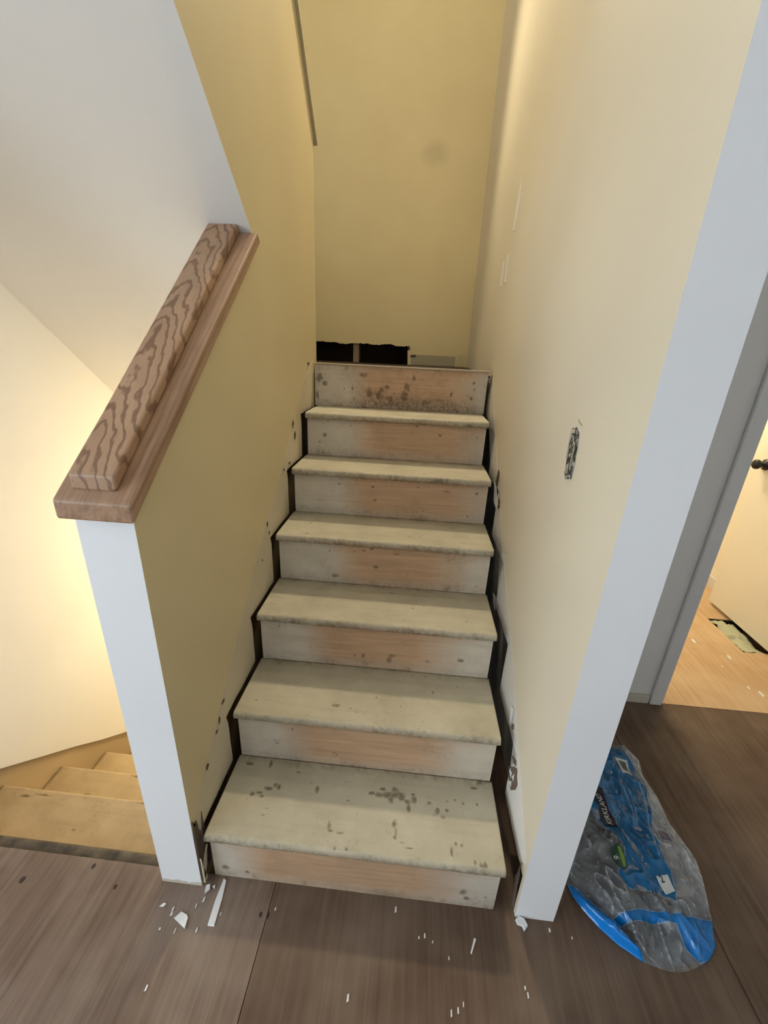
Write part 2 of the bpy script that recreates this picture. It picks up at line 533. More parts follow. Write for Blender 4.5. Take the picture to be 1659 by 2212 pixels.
flake('torn_patch', [(0.228, 0.262), (0.201, 0.290), (0.188, 0.306), (0.176, 0.322), (0.165, 0.299), (0.150, 0.290), (0.160, 0.253), (0.181, 0.228), (0.213, 0.233)], 'R', M_dark, wr, 0.003)
flake('torn_spot', [(0.225, 0.311), (0.192, 0.332), (0.185, 0.319), (0.203, 0.309)], 'R', M_dark, wr, 0.001)
for q in ([(0.205, 0.262), (0.196, 0.283), (0.190, 0.262)], [(0.184, 0.276), (0.176, 0.300), (0.171, 0.274)], [(0.197, 0.240), (0.184, 0.258), (0.180, 0.240)], [(0.214, 0.262), (0.207, 0.280), (0.203, 0.262)]):
    flake('drywall_shard', q, 'R', M_chip, wr, 0.001, 0.001, 0.006)
flake('torn_patch', [(1.364, 1.322), (1.352, 1.318), (1.350, 1.296), (1.358, 1.262), (1.364, 1.240)], 'R', M_dark, wr, 0.002)
flake('torn_patch', [(0.951, 0.983), (0.930, 0.977), (0.925, 0.945), (0.940, 0.916), (0.956, 0.924)], 'R', M_dark, wr, 0.003)
flake('torn_spot', [(0.870, 0.898), (0.846, 0.887), (0.842, 0.857), (0.868, 0.85)], 'R', M_dark, wr, 0.004)
flake('drywall_shard', [(0.985, 0.919), (0.929, 0.905), (0.860, 0.849), (0.885, 0.838), (0.953, 0.85)], 'R', M_chip, wr, 0.002, 0.001, 0.003)
flake('drywall_shard', [(0.728, 0.552), (0.690, 0.556), (0.668, 0.519), (0.715, 0.518)], 'R', M_chip, wr, 0.002, 0.001, 0.003)
flake('drywall_shard', [(0.31, 0.42), (0.285, 0.425), (0.282, 0.365), (0.30, 0.36)], 'R', M_chip, wr, 0.002, 0.001, 0.003)
flake('torn_spot', [(0.272, 0.386), (0.262, 0.392), (0.258, 0.376), (0.268, 0.370)], 'R', M_dark, wr, 0.001)
flake('torn_patch', [(0.020, 0.175), (0.012, 0.12), (0.004, 0.05), (0.004, 0.01), (0.016, 0.01), (0.03, 0.10)], 'R', M_dark, wr, 0.002)

# patched light-switch opening on the right wall
def mottled():
    k = NB('patched_switch_opening')
    v = k.coord('Object')
    a = k.noise(v, 55, 3, 0.6, 0.8)
    b = k.noise(v, 190, 2, 0.5)
    c = k.ramp(a, [(0.40, (0.035, 0.035, 0.037, 1)), (0.52, (0.10, 0.095, 0.09, 1)), (0.58, (0.40, 0.39, 0.33, 1)), (0.7, (0.55, 0.53, 0.45, 1))])
    k.bump(k.math('ADD', a, b), 0.8, 0.004)
    return k.done(c, 0.8, 0.2)
M_mott = mottled()
flake('switch_opening', [(0.286, 1.262), (0.262, 1.270), (0.243, 1.262), (0.236, 1.235), (0.232, 1.19), (0.234, 1.160), (0.262, 1.152), (0.274, 1.158), (0.280, 1.20)], 'R', M_mott, wr, 0.0015, 0.0015, 0.001)
for q in ([(0.250, 1.240), (0.245, 1.240), (0.243, 1.178), (0.249, 1.178)], [(0.284, 1.262), (0.262, 1.267), (0.262, 1.258), (0.276, 1.255), (0.278, 1.232), (0.284, 1.230)],
          [(0.282, 1.226), (0.274, 1.226), (0.272, 1.198), (0.279, 1.196)], [(0.274, 1.166), (0.268, 1.180), (0.262, 1.172), (0.268, 1.160)]):
    flake('torn_paper', q, 'R', M_patch if len(q) == 4 else M_band, wr, 0.0008, 0.0012, 0.0030)
flake('surface_scratch', [(0.262, 1.288), (0.236, 1.280), (0.237, 1.277), (0.262, 1.285)], 'R', M_patch, wr, 0.0006, 0.0006, 0.0004)
# glossy filler dabs higher on the right wall
M_filler = paint('wall_filler', (0.90, 0.87, 0.80, 1), 0.03, 0.3, 0.05)
for q in ([(1.290, 2.045), (1.322, 1.96), (1.335, 1.875), (1.290, 1.870), (1.265, 1.96)], [(1.470, 1.790), (1.465, 1.69), (1.420, 1.69), (1.425, 1.790)], [(1.385, 1.800), (1.375, 1.695), (1.330, 1.695), (1.340, 1.800)]):
    flake('filler_dab', q, 'R', M_filler, wr, 0.0015, 0.0008, 0.0003)

# ------------------------------------------------------------------ back wall of the landing
ht = [(-0.256, 1.443), (-0.224, 1.436), (-0.191, 1.440), (-0.152, 1.436), (-0.12, 1.440), (-0.078, 1.430), (-0.045, 1.428), (-0.013, 1.433), (0.01, 1.436), (0.035, 1.438),
      (0.068, 1.436), (0.116, 1.438), (0.148, 1.431), (0.196, 1.433), (0.234, 1.440), (0.276, 1.439), (0.318, 1.429), (0.356, 1.431), (0.388, 1.432), (0.398, 1.42), (0.391, 1.40), (0.394, 1.36), (0.396, ZF)]
ht2 = []
for i in range(len(ht) - 1):
    (xa, za), (xb, zb) = ht[i], ht[i + 1]
    for t in (0, 0.25, 0.5, 0.75):
        ht2.append((xa + (xb - xa) * t, za + (zb - za) * t + (random.uniform(-0.003, 0.003) if i < 18 else 0)))
ht2.append(ht[-1])
wb = prism('wall_back', [(XO, ZF), (-0.5, ZF), (-0.5, 1.44)] + ht2 + [(xr(YB), ZF), (xr(YB), ZT), (XO, ZT)], 1, YB, YB + 0.013, M_back)
struct(wb, 'yellow-cream wall at the back of the landing with a torn hole', 'wall')
boxes('stud', [(0.012, 0.050, YB + 0.016, YB + 0.105, ZF, 1.60)], M_stud, wb)
boxes('stud', [(0.402, 0.440, YB + 0.016, YB + 0.105, ZF, 1.60)], M_stud, wb)
boxes('stud', [(-0.50, -0.462, YB + 0.016, YB + 0.105, ZF, 1.60)], M_stud, wb)
boxes('cavity_backing', [(-0.6, 0.6, YB + 0.30, YB + 0.32, 1.2, 1.7), (-0.6, 0.6, YB + 0.11, YB + 0.30, 1.60, 1.62), (-0.62, -0.6, YB + 0.11, YB + 0.32, 1.2, 1.7), (0.6, 0.62, YB + 0.11, YB + 0.32, 1.2, 1.7),
      (-0.6, 0.6, YB + 0.014, YB + 0.30, 1.28, 1.30)], M_cavity, wb)
boxes('bare_patch', [(0.418, 0.722, YB - 0.004, YB - 0.0005, ZF + 0.002, 1.380)], M_patch, wb)
boxes('bare_patch', [(0.732, 0.79, YB - 0.003, YB - 0.0005, ZF + 0.002, 1.392)], paint('old_yellow_paint', (0.60, 0.49, 0.24, 1), 0.06), wb)
prism('torn_patch', [(0.408, 1.368), (0.425, 1.380), (0.452, 1.378), (0.448, 1.366), (0.420, 1.362)], 1, YB - 0.007, YB - 0.0045, M_dark, wb)
prism('torn_patch', [(0.388, 1.432), (0.404, 1.434), (0.408, 1.41), (0.398, 1.405)], 1, YB - 0.002, YB - 0.0004, M_dark, wb)
# ------------------------------------------------------------------ ceilings and upper storey shell
ce = boxes('ceiling', [(-3.6, 4.0, -4.0, -0.19, ZC, ZC + 0.2), (0.9455, 4.0, -0.19, 6.0, ZC, ZC + 0.2)], M_ceil)
struct(ce, 'white ceiling of the room', 'ceiling')
wbk = boxes('wall_rear', [(-3.6, 3.1, -4.0, -3.9, 0.0, ZC), (3.0, 3.1, -3.9, 0.829, 0.0, ZC), (-3.6, XO - 0.101, -0.003, 0.1, 0.0, ZC)], M_white)
struct(wbk, 'white walls of the room behind the photographer', 'wall')
wex = boxes('wall_stairwell', [(-1.2, 0.9495, YB + 0.45, YB + 0.55, -2.6, ZT), (0.9, 0.9495, YB + 0.1005, YB + 0.449, -2.6, ZT), (-1.2, -1.071, -0.3, YB + 0.449, -2.6, -0.31), (-1.07, 0.9495, -0.30, -0.21, -2.6, -0.31)], M_cream2)
struct(wex, 'outer walls enclosing the stairwell', 'wall')
wun = boxes('wall_under_landing', [(XLo, XL - 0.001, 1.4305, YB + 0.449, -2.6, ZL - 0.201)], M_white)
struct(wun, 'wall below the landing beside the lower flight', 'wall')
wex2 = boxes('floor_lower', [(-1.2, 0.95, -0.3, YB + 0.55, -2.7, -2.6)], M_ply2)
struct(wex2, 'floor at the foot of the lower stairs', 'floor')
ce2 = boxes('ceiling_stairwell', [(-1.07, 1.0, -2.6, 2.6, ZT, ZT + 0.1)], M_ceil)
struct(ce2, 'white ceiling above the stairwell', 'ceiling')

# ------------------------------------------------------------------ hall wall, doorway, bedroom beyond
YH = 0.83
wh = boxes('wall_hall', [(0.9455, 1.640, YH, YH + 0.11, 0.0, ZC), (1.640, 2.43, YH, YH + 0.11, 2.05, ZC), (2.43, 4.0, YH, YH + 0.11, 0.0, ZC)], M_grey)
struct(wh, 'shaded grey-white hall wall beside the doorway', 'wall')
wbr = boxes('wall_bedroom', [(2.56, 2.66, YH + 0.115, 4.0, 0.0, ZC), (0.95, 2.66, 4.0, 4.1, 0.0, ZC), (0.95, 0.97, YB + 0.11, 4.0, 0.0, ZC)], M_door)
struct(wbr, 'warmly lit cream wall of the room beyond the doorway', 'wall')
bb = boxes('baseboard_hall', [(0.947, 1.594, YH - 0.012, YH - 0.0005, 0.0, 0.042)], paint('beige_base', (0.55, 0.49, 0.38, 1), 0.06), None, 0.003)
struct(bb, 'low beige baseboard along the hall wall', 'baseboard')
cs = boxes('trim_1', [(1.597, 1.650, YH - 0.018, YH - 0.0005, 0.0, 2.10), (1.640, 2.44, YH - 0.018, YH - 0.0005, 2.045, 2.10), (2.425, 2.48, YH - 0.018, YH - 0.0005, 0.0, 2.10)], M_trimw, None, 0.006)
struct(cs, 'grey-white door casing around the doorway', 'trim')
jm = boxes('door_jamb', [(1.6405, 1.655, YH, YH + 0.112, 0.0, 2.045), (2.415, 2.4295, YH, YH + 0.112, 0.0, 2.045)], M_trimw, cs)

dr = boxes('door_1', [(2.402, 2.437, 0.965, 1.735, 0.022, 2.04)], M_door, None, 0.002)
struct(dr, 'cream slab door standing open in the warm room', 'door')
def lathe(name, prof, mat, parent, loc, axis='-x', seg=24):
    V, F = [], []
    for (r, t) in prof:
        for i in range(seg):
            a = 2 * math.pi * i / seg
            V.append((loc[0] - t, loc[1] + r * math.cos(a), loc[2] + r * math.sin(a)))
    n = len(prof)
    for j in range(n - 1):
        for i in range(seg):
            k = (i + 1) % seg
            F.append((j * seg + i, j * seg + k, (j + 1) * seg + k, (j + 1) * seg + i))
    F.append(tuple(range(seg)))
    F.append(tuple((n - 1) * seg + i for i in range(seg)))
    return mesh_obj(name, V, F, mat, parent, smooth=True)
lathe('door_knob', [(0.030, 0.0005), (0.0305, 0.006), (0.028, 0.012), (0.016, 0.017), (0.011, 0.022), (0.011, 0.032), (0.017, 0.037), (0.0245, 0.043), (0.027, 0.051), (0.0255, 0.060), (0.019, 0.067), (0.008, 0.070)], M_knob, dr, (2.402, 1.690, 0.912))
boxes('hinge', [(2.395, 2.4018, 0.967, 0.985, 0.25, 0.34)], M_steel, dr)
boxes('hinge', [(2.395, 2.4018, 0.967, 0.985, 1.70, 1.79)], M_steel, dr)
boxes('baseboard_bedroom', [(2.545, 2.5595, 1.60, 4.0, 0.0, 0.07)], M_trimw)
struct(bpy.data.objects['baseboard_bedroom'], 'low white baseboard behind the open door', 'baseboard')

# floor register opening with pale insulation poking up
vw = boxes('duct_wall', [(2.2945, 2.2985, 1.2555, 1.5555, -0.17, -0.004), (2.296, 2.51, 1.2555, 1.258, -0.17, -0.004), (2.296, 2.51, 1.553, 1.5555, -0.17, -0.004), (2.29, 2.52, 1.25, 1.56, -0.175, -0.17)], M_black, floor)
def crumple_sheet(name, x0, x1, y0, y1, nx, ny, zf, mat, skew=0.0):
    V, F = [], []
    for j in range(ny + 1):
        for i in range(nx + 1):
            u, w = i / nx, j / ny
            x, y = x0 + (x1 - x0) * u, y0 + (y1 - y0) * w
            x += skew * (w - 0.5)
            V.append((x, y, zf(u, w)))
    for j in range(ny):
        for i in range(nx):
            a = j * (nx + 1) + i
            F.append((a, a + 1, a + nx + 2, a + nx + 1))
    o = mesh_obj(name, V, F, mat, None, smooth=True)
    s = o.modifiers.new('solid', 'SOLIDIFY')
    s.thickness = 0.002
    return o
M_ins = paint('pale_insulation', (0.60, 0.62, 0.44, 1), 0.2, 0.8, 0.5, 60)
def zins(u, w):
    d = -0.008 - 0.030 * max(0.0, u - 0.55 + 0.25 * math.sin(w * 7.0))
    return d + 0.022 * fbm(u * 3, w * 6, 1.0, 2.0) + 0.020 * abs(fbm(u * 2, w * 9, 1.3, 4.0)) - 0.025 * math.exp(-((w - 0.42) / 0.06) ** 2) * (1 - u)
ins = crumple_sheet('insulation_scrap', 2.3005, 2.42, 1.262, 1.550, 14, 34, zins, M_ins)
tag(ins, 'crumpled pale green insulation stuffed in the floor opening below the door', 'insulation')

# ------------------------------------------------------------------ stairs going up
st = empty('staircase', (0.0, 0.0, 0.0))
tag(st, 'worn painted wooden stairs going up between cream walls', 'stairs')

TSP = {1: [(0.474, 0.150, .016, .010), (0.452, 0.148, .012, .008), (0.500, 0.158, .014, .016), (0.520, 0.150, .010, .012), (0.488, 0.136, .008, .010), (0.537, 0.138, .009, .007),
           (0.556, 0.143, .008, .010), (0.540, 0.118, .006, .012), (0.430, 0.150, .008, .005), (0.462, 0.166, .010, .005), (0.552, 0.160, .007, .005), (0.600, 0.140, .006, .005),
           (0.104, 0.115, .010, .004), (0.085, 0.110, .006, .008), (0.125, 0.130, .012, .005), (0.143, 0.142, .006, .006), (0.155, 0.138, .005, .010), (0.115, 0.106, .006, .004),
           (0.623, 0.122, .007, .009), (0.638, 0.105, .006, .006), (0.650, 0.125, .005, .004), (0.699, 0.150, .005, .004), (0.739, 0.152, .004, .005), (0.675, 0.158, .005, .004),
           (0.324, 0.046, .006, .012), (0.330, 0.036, .008, .004), (0.358, 0.032, .010, .003), (0.502, 0.072, .006, .008), (0.508, 0.052, .004, .012), (0.506, 0.038, .006, .005),
           (0.525, 0.028, .010, .002), (0.545, 0.016, .010, .002), (0.656, 0.021, .004, .010), (0.669, 0.040, .004, .005), (0.684, 0.036, .003, .005), (0.730, -0.010, .005, .012),
           (0.742, -0.006, .005, .010), (0.715, 0.000, .004, .006), (0.493, -0.014, .005, .006), (0.043, 0.200, .012, .006), (0.107, 0.205, .005, .012), (0.269, 0.144, .006, .012),
           (0.735, 0.200, .010, .004), (0.200, 0.190, .008, .003), (0.365, -0.013, .006, .008), (0.350, -0.012, .004, .010), (0.380, -0.012, .004, .010)],
       2: [(0.420, 0.325, .004, .004), (0.500, 0.30, .004, .004), (0.05, 0.27, .004, .003), (0.60, 0.37, .004, .006), (0.30, 0.28, .012, .006)],
       3: [(0.520, 0.555, .006, .003), (0.03, 0.46, .003, .003), (0.44, 0.64, .012, .003), (0.70, 0.50, .004, .003)],
       4: [(0.11, 0.70, .010, .004), (0.02, 0.78, .004, .004), (0.06, 0.74, .006, .003), (0.53, 0.74, .006, .003), (0.49, 0.74, .008, .003), (0.69, 0.72, .006, .003), (0.10, 0.80, .006, .003), (0.66, 0.85, .016, .003)],
       5: [(0.53, 0.94, .010, .004), (0.30, 1.02, .006, .003), (0.55, 1.10, .03, .004), (0.20, 1.11, .05, .004)],
       6: [(0.60, 1.15, .02, .003), (0.70, 1.17, .02, .004), (0.15, 1.16, .01, .003), (0.5, 1.20, .012, .003)]}

def blob(x, y, lst):
    d = 0.0
    for (px, py, rx, ry) in lst:
        ax, ay = abs(x - px), abs(y - py)
        if ax < 2.2 * rx and ay < 2.2 * ry:
            q = math.sqrt((ax / rx) ** 2 + (ay / ry) ** 2) / 1.12
            d = max(d, 0.75 * (1 - sstep(0.35, 1.6, q)))
    return d

def tread(k, parent, x0, x1, ytop0, ytop1, z, mat, spots, nose=0.012, thick=0.027, flip=1, name='tread', nx=200, grime=1.0, seed=0):
    """board with rounded nose toward -y*flip; top from ytop0 (nose) to ytop1 (back)"""
    prof = []
    r = thick / 2
    for i in range(7):                       # rounded nose
        a = math.pi / 2 + math.pi * (6 - i) / 6
        prof.append((r + r * math.cos(a) * 0.75, -r + r * math.sin(a)))
    L = abs(ytop1 - ytop0)
    nt = 64
    for i in range(1, nt + 1):
        prof.append((r + (L - r) * i / nt, 0.0))
    prof.append((L, -thick))
    V, A = [], []
    for i in range(nx + 1):
        x = x0 + (x1 - x0) * i / nx
        for j, (d, dz) in enumerate(prof):
            y = ytop0 + flip * d
            wob = 0.0011 * fbm(x, 0, 14, k + seed)
            V.append((x, y, z + dz + (wob if j < 7 else 0)))
            top = j >= 6
            g = 0.0
            if top:
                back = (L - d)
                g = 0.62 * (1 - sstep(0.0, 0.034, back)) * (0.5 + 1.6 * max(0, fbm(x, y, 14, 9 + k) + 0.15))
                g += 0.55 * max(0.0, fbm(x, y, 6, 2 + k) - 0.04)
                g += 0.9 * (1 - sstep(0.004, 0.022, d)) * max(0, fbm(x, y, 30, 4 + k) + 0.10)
            else:
                t = 1 - j / 6
                g = (0.22 + 0.85 * t) * (0.60 + 1.6 * max(0.0, fbm(x, 0, 7, 6 + k) + 0.15))
            d_ = blob(x, y, spots) if top else 0.0
            wood = 0.0
            if not top:
                wood = 0.85 * sstep(0.15, 0.35, (x - x0) / (x1 - x0)) * (1 - sstep(0.65, 0.95, (x - x0) / (x1 - x0))) * (1 - j / 6)
            A.append((wood, d_, min(0.9, g * grime)))
    m = len(prof)
    F = []
    for i in range(nx):
        for j in range(m):
            jj = (j + 1) % m
            F.append((i * m + j, (i + 1) * m + j, (i + 1) * m + jj, i * m + jj))
    F.append(tuple(range(m)))
    F.append(tuple(nx * m + j for j in range(m - 1, -1, -1)))
    o = mesh_obj(name, V, F, mat, parent, attr=A)
    for p in o.data.polygons:
        c = p.center
        if len(p.vertices) == 4:
            p.use_smooth = True
    return o

RSP = {1: [(0.70, 0.06, .010, .012), (0.71, 0.035, .008, .008), (0.76, 0.05, .004, .004), (0.10, 0.03, .008, .006), (0.04, 0.04, .01, .01)],
       2: [(0.126, 0.263, .009, .008), (0.305, 0.235, .009, .008), (0.311, 0.338, .008, .005), (0.175, 0.322, .003, .005), (0.62, 0.245, .003, .003), (0.685, 0.25, .003, .003)],
       3: [(0.07, 0.52, .004, .004), (0.36, 0.43, .006, .008), (0.45, 0.42, .010, .012), (0.58, 0.43, .006, .005), (0.69, 0.445, .012, .007), (0.46, 0.44, .012, .005), (0.33, 0.425, .005, .005)],
       4: [(0.371, 0.650, .010, .007), (0.355, 0.725, .008, .006), (0.325, 0.715, .008, .004), (0.446, 0.711, .012, .003), (0.197, 0.703, .004, .004), (0.245, 0.745, .006, .004), (0.64, 0.70, .010, .002), (0.29, 0.71, .003, .003), (0.22, 0.60, .012, .008), (0.75, 0.60, .004, .004)],
       5: [(0.339, 0.834, .008, .005), (0.329, 0.889, .007, .005), (0.191, 0.893, .006, .004), (0.625, 0.890, .014, .003), (0.745, 0.889, .005, .006), (0.51, 0.90, .006, .003), (0.54, 0.80, .004, .004), (0.72, 0.79, .004, .004)],
       6: [(0.593, 1.070, .010, .005), (0.488, 1.104, .010, .003), (0.084, 1.042, .009, .009), (0.20, 1.09, .004, .003), (0.06, 1.01, .006, .005), (0.75, 1.07, .003, .005)],
       7: [(0.307, 1.228, .014, .012), (0.335, 1.243, .010, .009), (0.429, 1.246, .014, .020), (0.010, 1.271, .016, .022), (0.035, 1.245, .014, .012), (0.42, 1.205, .016, .024), (0.46, 1.29, .007, .016),
           (0.50, 1.285, .004, .004), (0.30, 1.20, .018, .020), (0.25, 1.215, .016, .020), (0.35, 1.19, .016, .014), (0.13, 1.225, .005, .005), (0.17, 1.23, .005, .010), (0.0, 1.19, .008, .020), (0.22, 1.292, .016, .012),
           (0.74, 1.28, .006, .006), (0.745, 1.25, .006, .008), (0.735, 1.21, .005, .008), (0.64, 1.225, .006, .012), (0.37, 1.215, .004, .004), (0.52, 1.18, .02, .010)]}
ROR = {1: (0.10, 0.63), 2: (0.185, 0.61), 3: (0.195, 0.60), 4: (0.25, 0.64), 5: (0.245, 0.70), 6: (0.25, 0.70), 7: (0.20, 0.68)}
RING = {2: [(0.126, 0.263), (0.305, 0.235), (0.311, 0.338)]}

def riser(k, parent, x0, x1, y, z0, z1, mat, name='riser', nx=200, nz=44, flip=1):
    V, A, F = [], [], []
    a, b = ROR.get(k, (0.2, 0.6))
    for i in range(nx + 1):
        x = x0 + (x1 - x0) * i / nx
        for j in range(nz + 1):
            z = z0 + (z1 - z0) * j / nz
            V.append((x, y, z))
            t = (z - z0) / (z1 - z0)
            up = sstep(0.72, 1.0, t)
            e = 0.03 * fbm(x, z, 12, k)
            w = sstep(a - 0.09 - 0.06 * up + e, a + 0.09 + e, x) * (1 - sstep(b - 0.10 + e, b + 0.16 + 0.10 * up + e, x))
            w *= 1.0 - 0.40 * (1 - sstep(0.0, 0.35, t))
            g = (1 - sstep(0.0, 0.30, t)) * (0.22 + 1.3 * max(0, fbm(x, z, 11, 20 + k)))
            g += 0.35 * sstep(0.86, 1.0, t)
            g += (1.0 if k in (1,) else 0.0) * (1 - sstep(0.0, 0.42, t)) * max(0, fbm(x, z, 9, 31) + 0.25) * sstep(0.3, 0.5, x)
            if k == 7:
                g += 0.85 * (1 - sstep(0.05, 0.55, t + 0.25 * fbm(x, z, 10, 40))) * sstep(0.12, 0.36, x) * (1 - sstep(0.62, 0.78, x))
                g += 0.8 * max(0, fbm(x, z, 16, 41))
            g += 0.5 * max(0, fbm(x, z, 8, 50 + k))
            d = blob(x, z, RSP.get(k, []))
            for (rx, rz) in RING.get(k, []):
                q = math.hypot((x - rx) / 1.25, z - rz)
                if q < 0.011:
                    d = max(0.0, 1 - abs(q - 0.0065) / 0.0022)
            A.append((w, d, min(0.9, g)))
    n = len(V)
    for i in range(nx):
        for j in range(nz):
            q = i * (nz + 1) + j
            F.append((q, q + nz + 1, q + nz + 2, q + 1))
    T = 0.018 * flip
    V += [(x0, y + T, z0), (x1, y + T, z0), (x1, y + T, z1), (x0, y + T, z1)]
    A += [(0, 0, 0.5)] * 4
    F.append((n, n + 3, n + 2, n + 1))
    F.append(tuple([n] + [0] + [nz] + [n + 3]))
    F.append((nx * (nz + 1), n + 1, n + 2, nx * (nz + 1) + nz))
    F.append(tuple([n, n + 1] + [nx * (nz + 1)] + [0]))
    F.append(tuple([n + 3, n + 2, nx * (nz + 1) + nz, nz]))
    return mesh_obj(name, V, F, mat, parent, attr=A)

for k in range(1, 8):
    inset = 0.006
    zt = k * RISE - 0.0275 if k < 7 else ZL - 0.0075
    riser(k, st, inset if k < 7 else -0.012, (SW - inset) if k < 7 else xr(1.37) - 0.018, (k - 1) * RUN, (k - 1) * RISE + 0.0005, zt, M_riser)
for k in range(1, 7):
    rs = list(TSP.get(k, []))
    for i in range(9):
        rs.append((random.uniform(0.02, 0.77), random.uniform((k - 1) * RUN, k * RUN), random.uniform(.002, .004), random.uniform(.0015, .003)))
    tread(k, st, 0.0, SW, (k - 1) * RUN - NOSE, k * RUN - 0.0005, k * RISE, M_tread, rs)
# notched stringers carrying the treads
def stringer(x0, x1):
    P = [(0.020, 0.0)]
    for k in range(1, 7):
        P += [((k - 1) * RUN + 0.020, k * RISE - 0.028), (k * RUN + 0.020 if k < 7 else 0, k * RISE - 0.028)]
    P += [(6 * RUN + 0.020, 1.30), (6 * RUN + 0.16, 1.30), (6 * RUN + 0.16, 0.95), (0.35, 0.0)]
    return prism('stringer', P, 0, x0, x1, M_stud, st)
stringer(0.020, 0.058)
stringer(0.735, 0.773)

# landing
la = boxes('floor_landing', [(XO, XL - 0.001, 1.431, YB - 0.0005, ZF - 0.20, ZF - 0.0185), (XL, 0.8005, 6 * RUN + 0.162, YB - 0.0005, ZF - 0.20, ZF - 0.0185)], M_stud)
struct(la, 'landing at the top of the stairs', 'floor')
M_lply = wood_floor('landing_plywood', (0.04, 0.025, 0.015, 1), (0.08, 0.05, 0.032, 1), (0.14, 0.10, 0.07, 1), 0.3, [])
M_riser_lip = paint('lip_paint', (0.50, 0.41, 0.31, 1), 0.25, 0.7, 0.2, 60)
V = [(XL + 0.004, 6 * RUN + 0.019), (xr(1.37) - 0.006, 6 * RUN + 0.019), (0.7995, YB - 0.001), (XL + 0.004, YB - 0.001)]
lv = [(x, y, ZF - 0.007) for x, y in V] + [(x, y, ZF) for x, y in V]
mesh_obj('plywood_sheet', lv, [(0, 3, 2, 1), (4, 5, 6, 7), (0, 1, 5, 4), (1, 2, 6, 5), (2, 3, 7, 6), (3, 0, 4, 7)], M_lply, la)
boxes('lip_board', [(-0.010, xr(1.37) - 0.010, 6 * RUN - 0.004, 6 * RUN + 0.0185, ZL - 0.007, ZL)], M_riser_lip, la, 0.0015)
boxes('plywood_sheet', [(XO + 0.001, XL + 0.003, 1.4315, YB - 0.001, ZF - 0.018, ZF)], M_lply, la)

# ------------------------------------------------------------------ stairs going down on the left
sd = empty('staircase', (-0.55, 0.0, -0.19))
tag(sd, 'lamplit pale wooden stairs going down on the left', 'stairs')
M_dtread = stair_paint('lower_tread_paint', (0.45, 0.35, 0.215, 1), (0.54, 0.43, 0.27, 1), (0.40, 0.26, 0.15, 1), (0.5, 0.34, 0.2, 1))
def shift(o):
    o.matrix_parent_inverse = sd.matrix_basis.inverted()
# floor-edge nosing strip; its dark colour holds dirt and painted shade by the plywood
k = NB('dirty_shaded_nosing')
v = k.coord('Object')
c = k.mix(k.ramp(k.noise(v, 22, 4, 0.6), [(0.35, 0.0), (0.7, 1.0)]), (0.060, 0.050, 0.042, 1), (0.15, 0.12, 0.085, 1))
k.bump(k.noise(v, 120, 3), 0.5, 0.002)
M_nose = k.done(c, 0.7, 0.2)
def nosing(name, x0, x1, y0, y1, zt, th, mat, parent):
    r = th / 2
    P = [(y0, zt - th), (y0, zt)] + [(y1 - r + r * math.sin(a), zt - r + r * math.cos(a)) for a in [math.pi * i / 8 for i in range(9)]]
    return prism(name, P, 0, x0, x1, mat, parent)
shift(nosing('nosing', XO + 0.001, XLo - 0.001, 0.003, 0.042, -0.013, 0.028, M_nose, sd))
DSP = {1: [(-0.60, 0.17, .008, .004), (-0.32, 0.19, .005, .003), (-0.30, 0.18, .004, .003), (-0.80, 0.27, .03, .004), (-0.86, 0.26, .02, .005), (-0.40, 0.285, .05, .006)],
       2: [(-0.78, 0.40, .02, .010), (-0.75, 0.37, .012, .008), (-0.70, 0.40, .006, .004), (-0.62, 0.505, .03, .004)], 3: [(-0.6, 0.70, .012, .004)]}
random.seed(11)
for k in range(1, 7):
    yb = 0.045 + 0.228 * (k - 1)
    yn = 0.297 + 0.225 * (k - 1)
    o = tread(k + 20, sd, XO - 0.008, XLo - 0.012, yn, yb, -RISE * k, M_dtread, DSP.get(k, []), flip=-1, nx=60, grime=0.8)
    shift(o)
    V_, F_ = box_data(XO - 0.008, XLo - 0.012, yb - 0.035 if k > 1 else 0.004, yb - 0.017 if k > 1 else 0.022, -RISE * k + 0.0005, -RISE * (k - 1) - 0.028)
    o = mesh_obj('riser', V_, F_, M_dtread, sd)
    shift(o)

# ------------------------------------------------------------------ oak cap and handrail on the partition
ang = math.atan(capS)
hr = empty('oak_handrail', (-0.075, -0.03, cap0))
tag(hr, 'two-tier oak cap rail sloping up the top of the partition wall', 'handrail')
def rail(name, x0, x1, y_front, y_of_soffit, h0, h1, mat, bev, skew=0.0):
    """board lying on the sloped wall top; local y along the slope, local z square to it"""
    org = Vector(((x0 + x1) / 2, -0.03, cap0))
    ca, sa = math.cos(ang), math.sin(ang)
    def end(h):   # slope distance at which height h above the wall top meets the soffit
        # point = org + s*(ca,sa) + h*(-sa,ca)
        A = sa + 0.89 * ca
        B = soff(0) - 0.004 - 0.89 * (-0.03 - h * sa) - (cap0 + h * ca)
        return B / A
    V = []
    w = (x1 - x0) / 2
    n = 24
    rings = []
    for i in range(n + 1):
        t = i / n
        ring = []
        for (x, h) in ((-w, h0), (w, h0), (w, h1), (-w, h1)):
            e = end(h)
            s0 = (y_front + 0.03 + h * sa) / ca
            s = s0 + (e - s0) * t
            ring.append((x - skew * s, s, h))
        rings.append(ring)
    for r in rings:
        V += r
    F = []
    for i in range(n):
        for j in range(4):
            jj = (j + 1) % 4
            F.append((4 * i + j, 4 * i + jj, 4 * i + 4 + jj, 4 * i + 4 + j))
    F.append((0, 1, 2, 3))
    F.append((4 * n + 3, 4 * n + 2, 4 * n + 1, 4 * n))
    o = mesh_obj(name, V, F, mat)
    o.location = org
    o.rotation_euler = (ang, 0, 0)
    add_bevel(o, bev, 2)
    o.parent = hr
    o.matrix_parent_inverse = hr.matrix_basis.inverted()
    return o
rail('base_board', -0.1465, 0.0005, -0.054, 0, 0.0006, 0.030, M_oak2, 0.005)
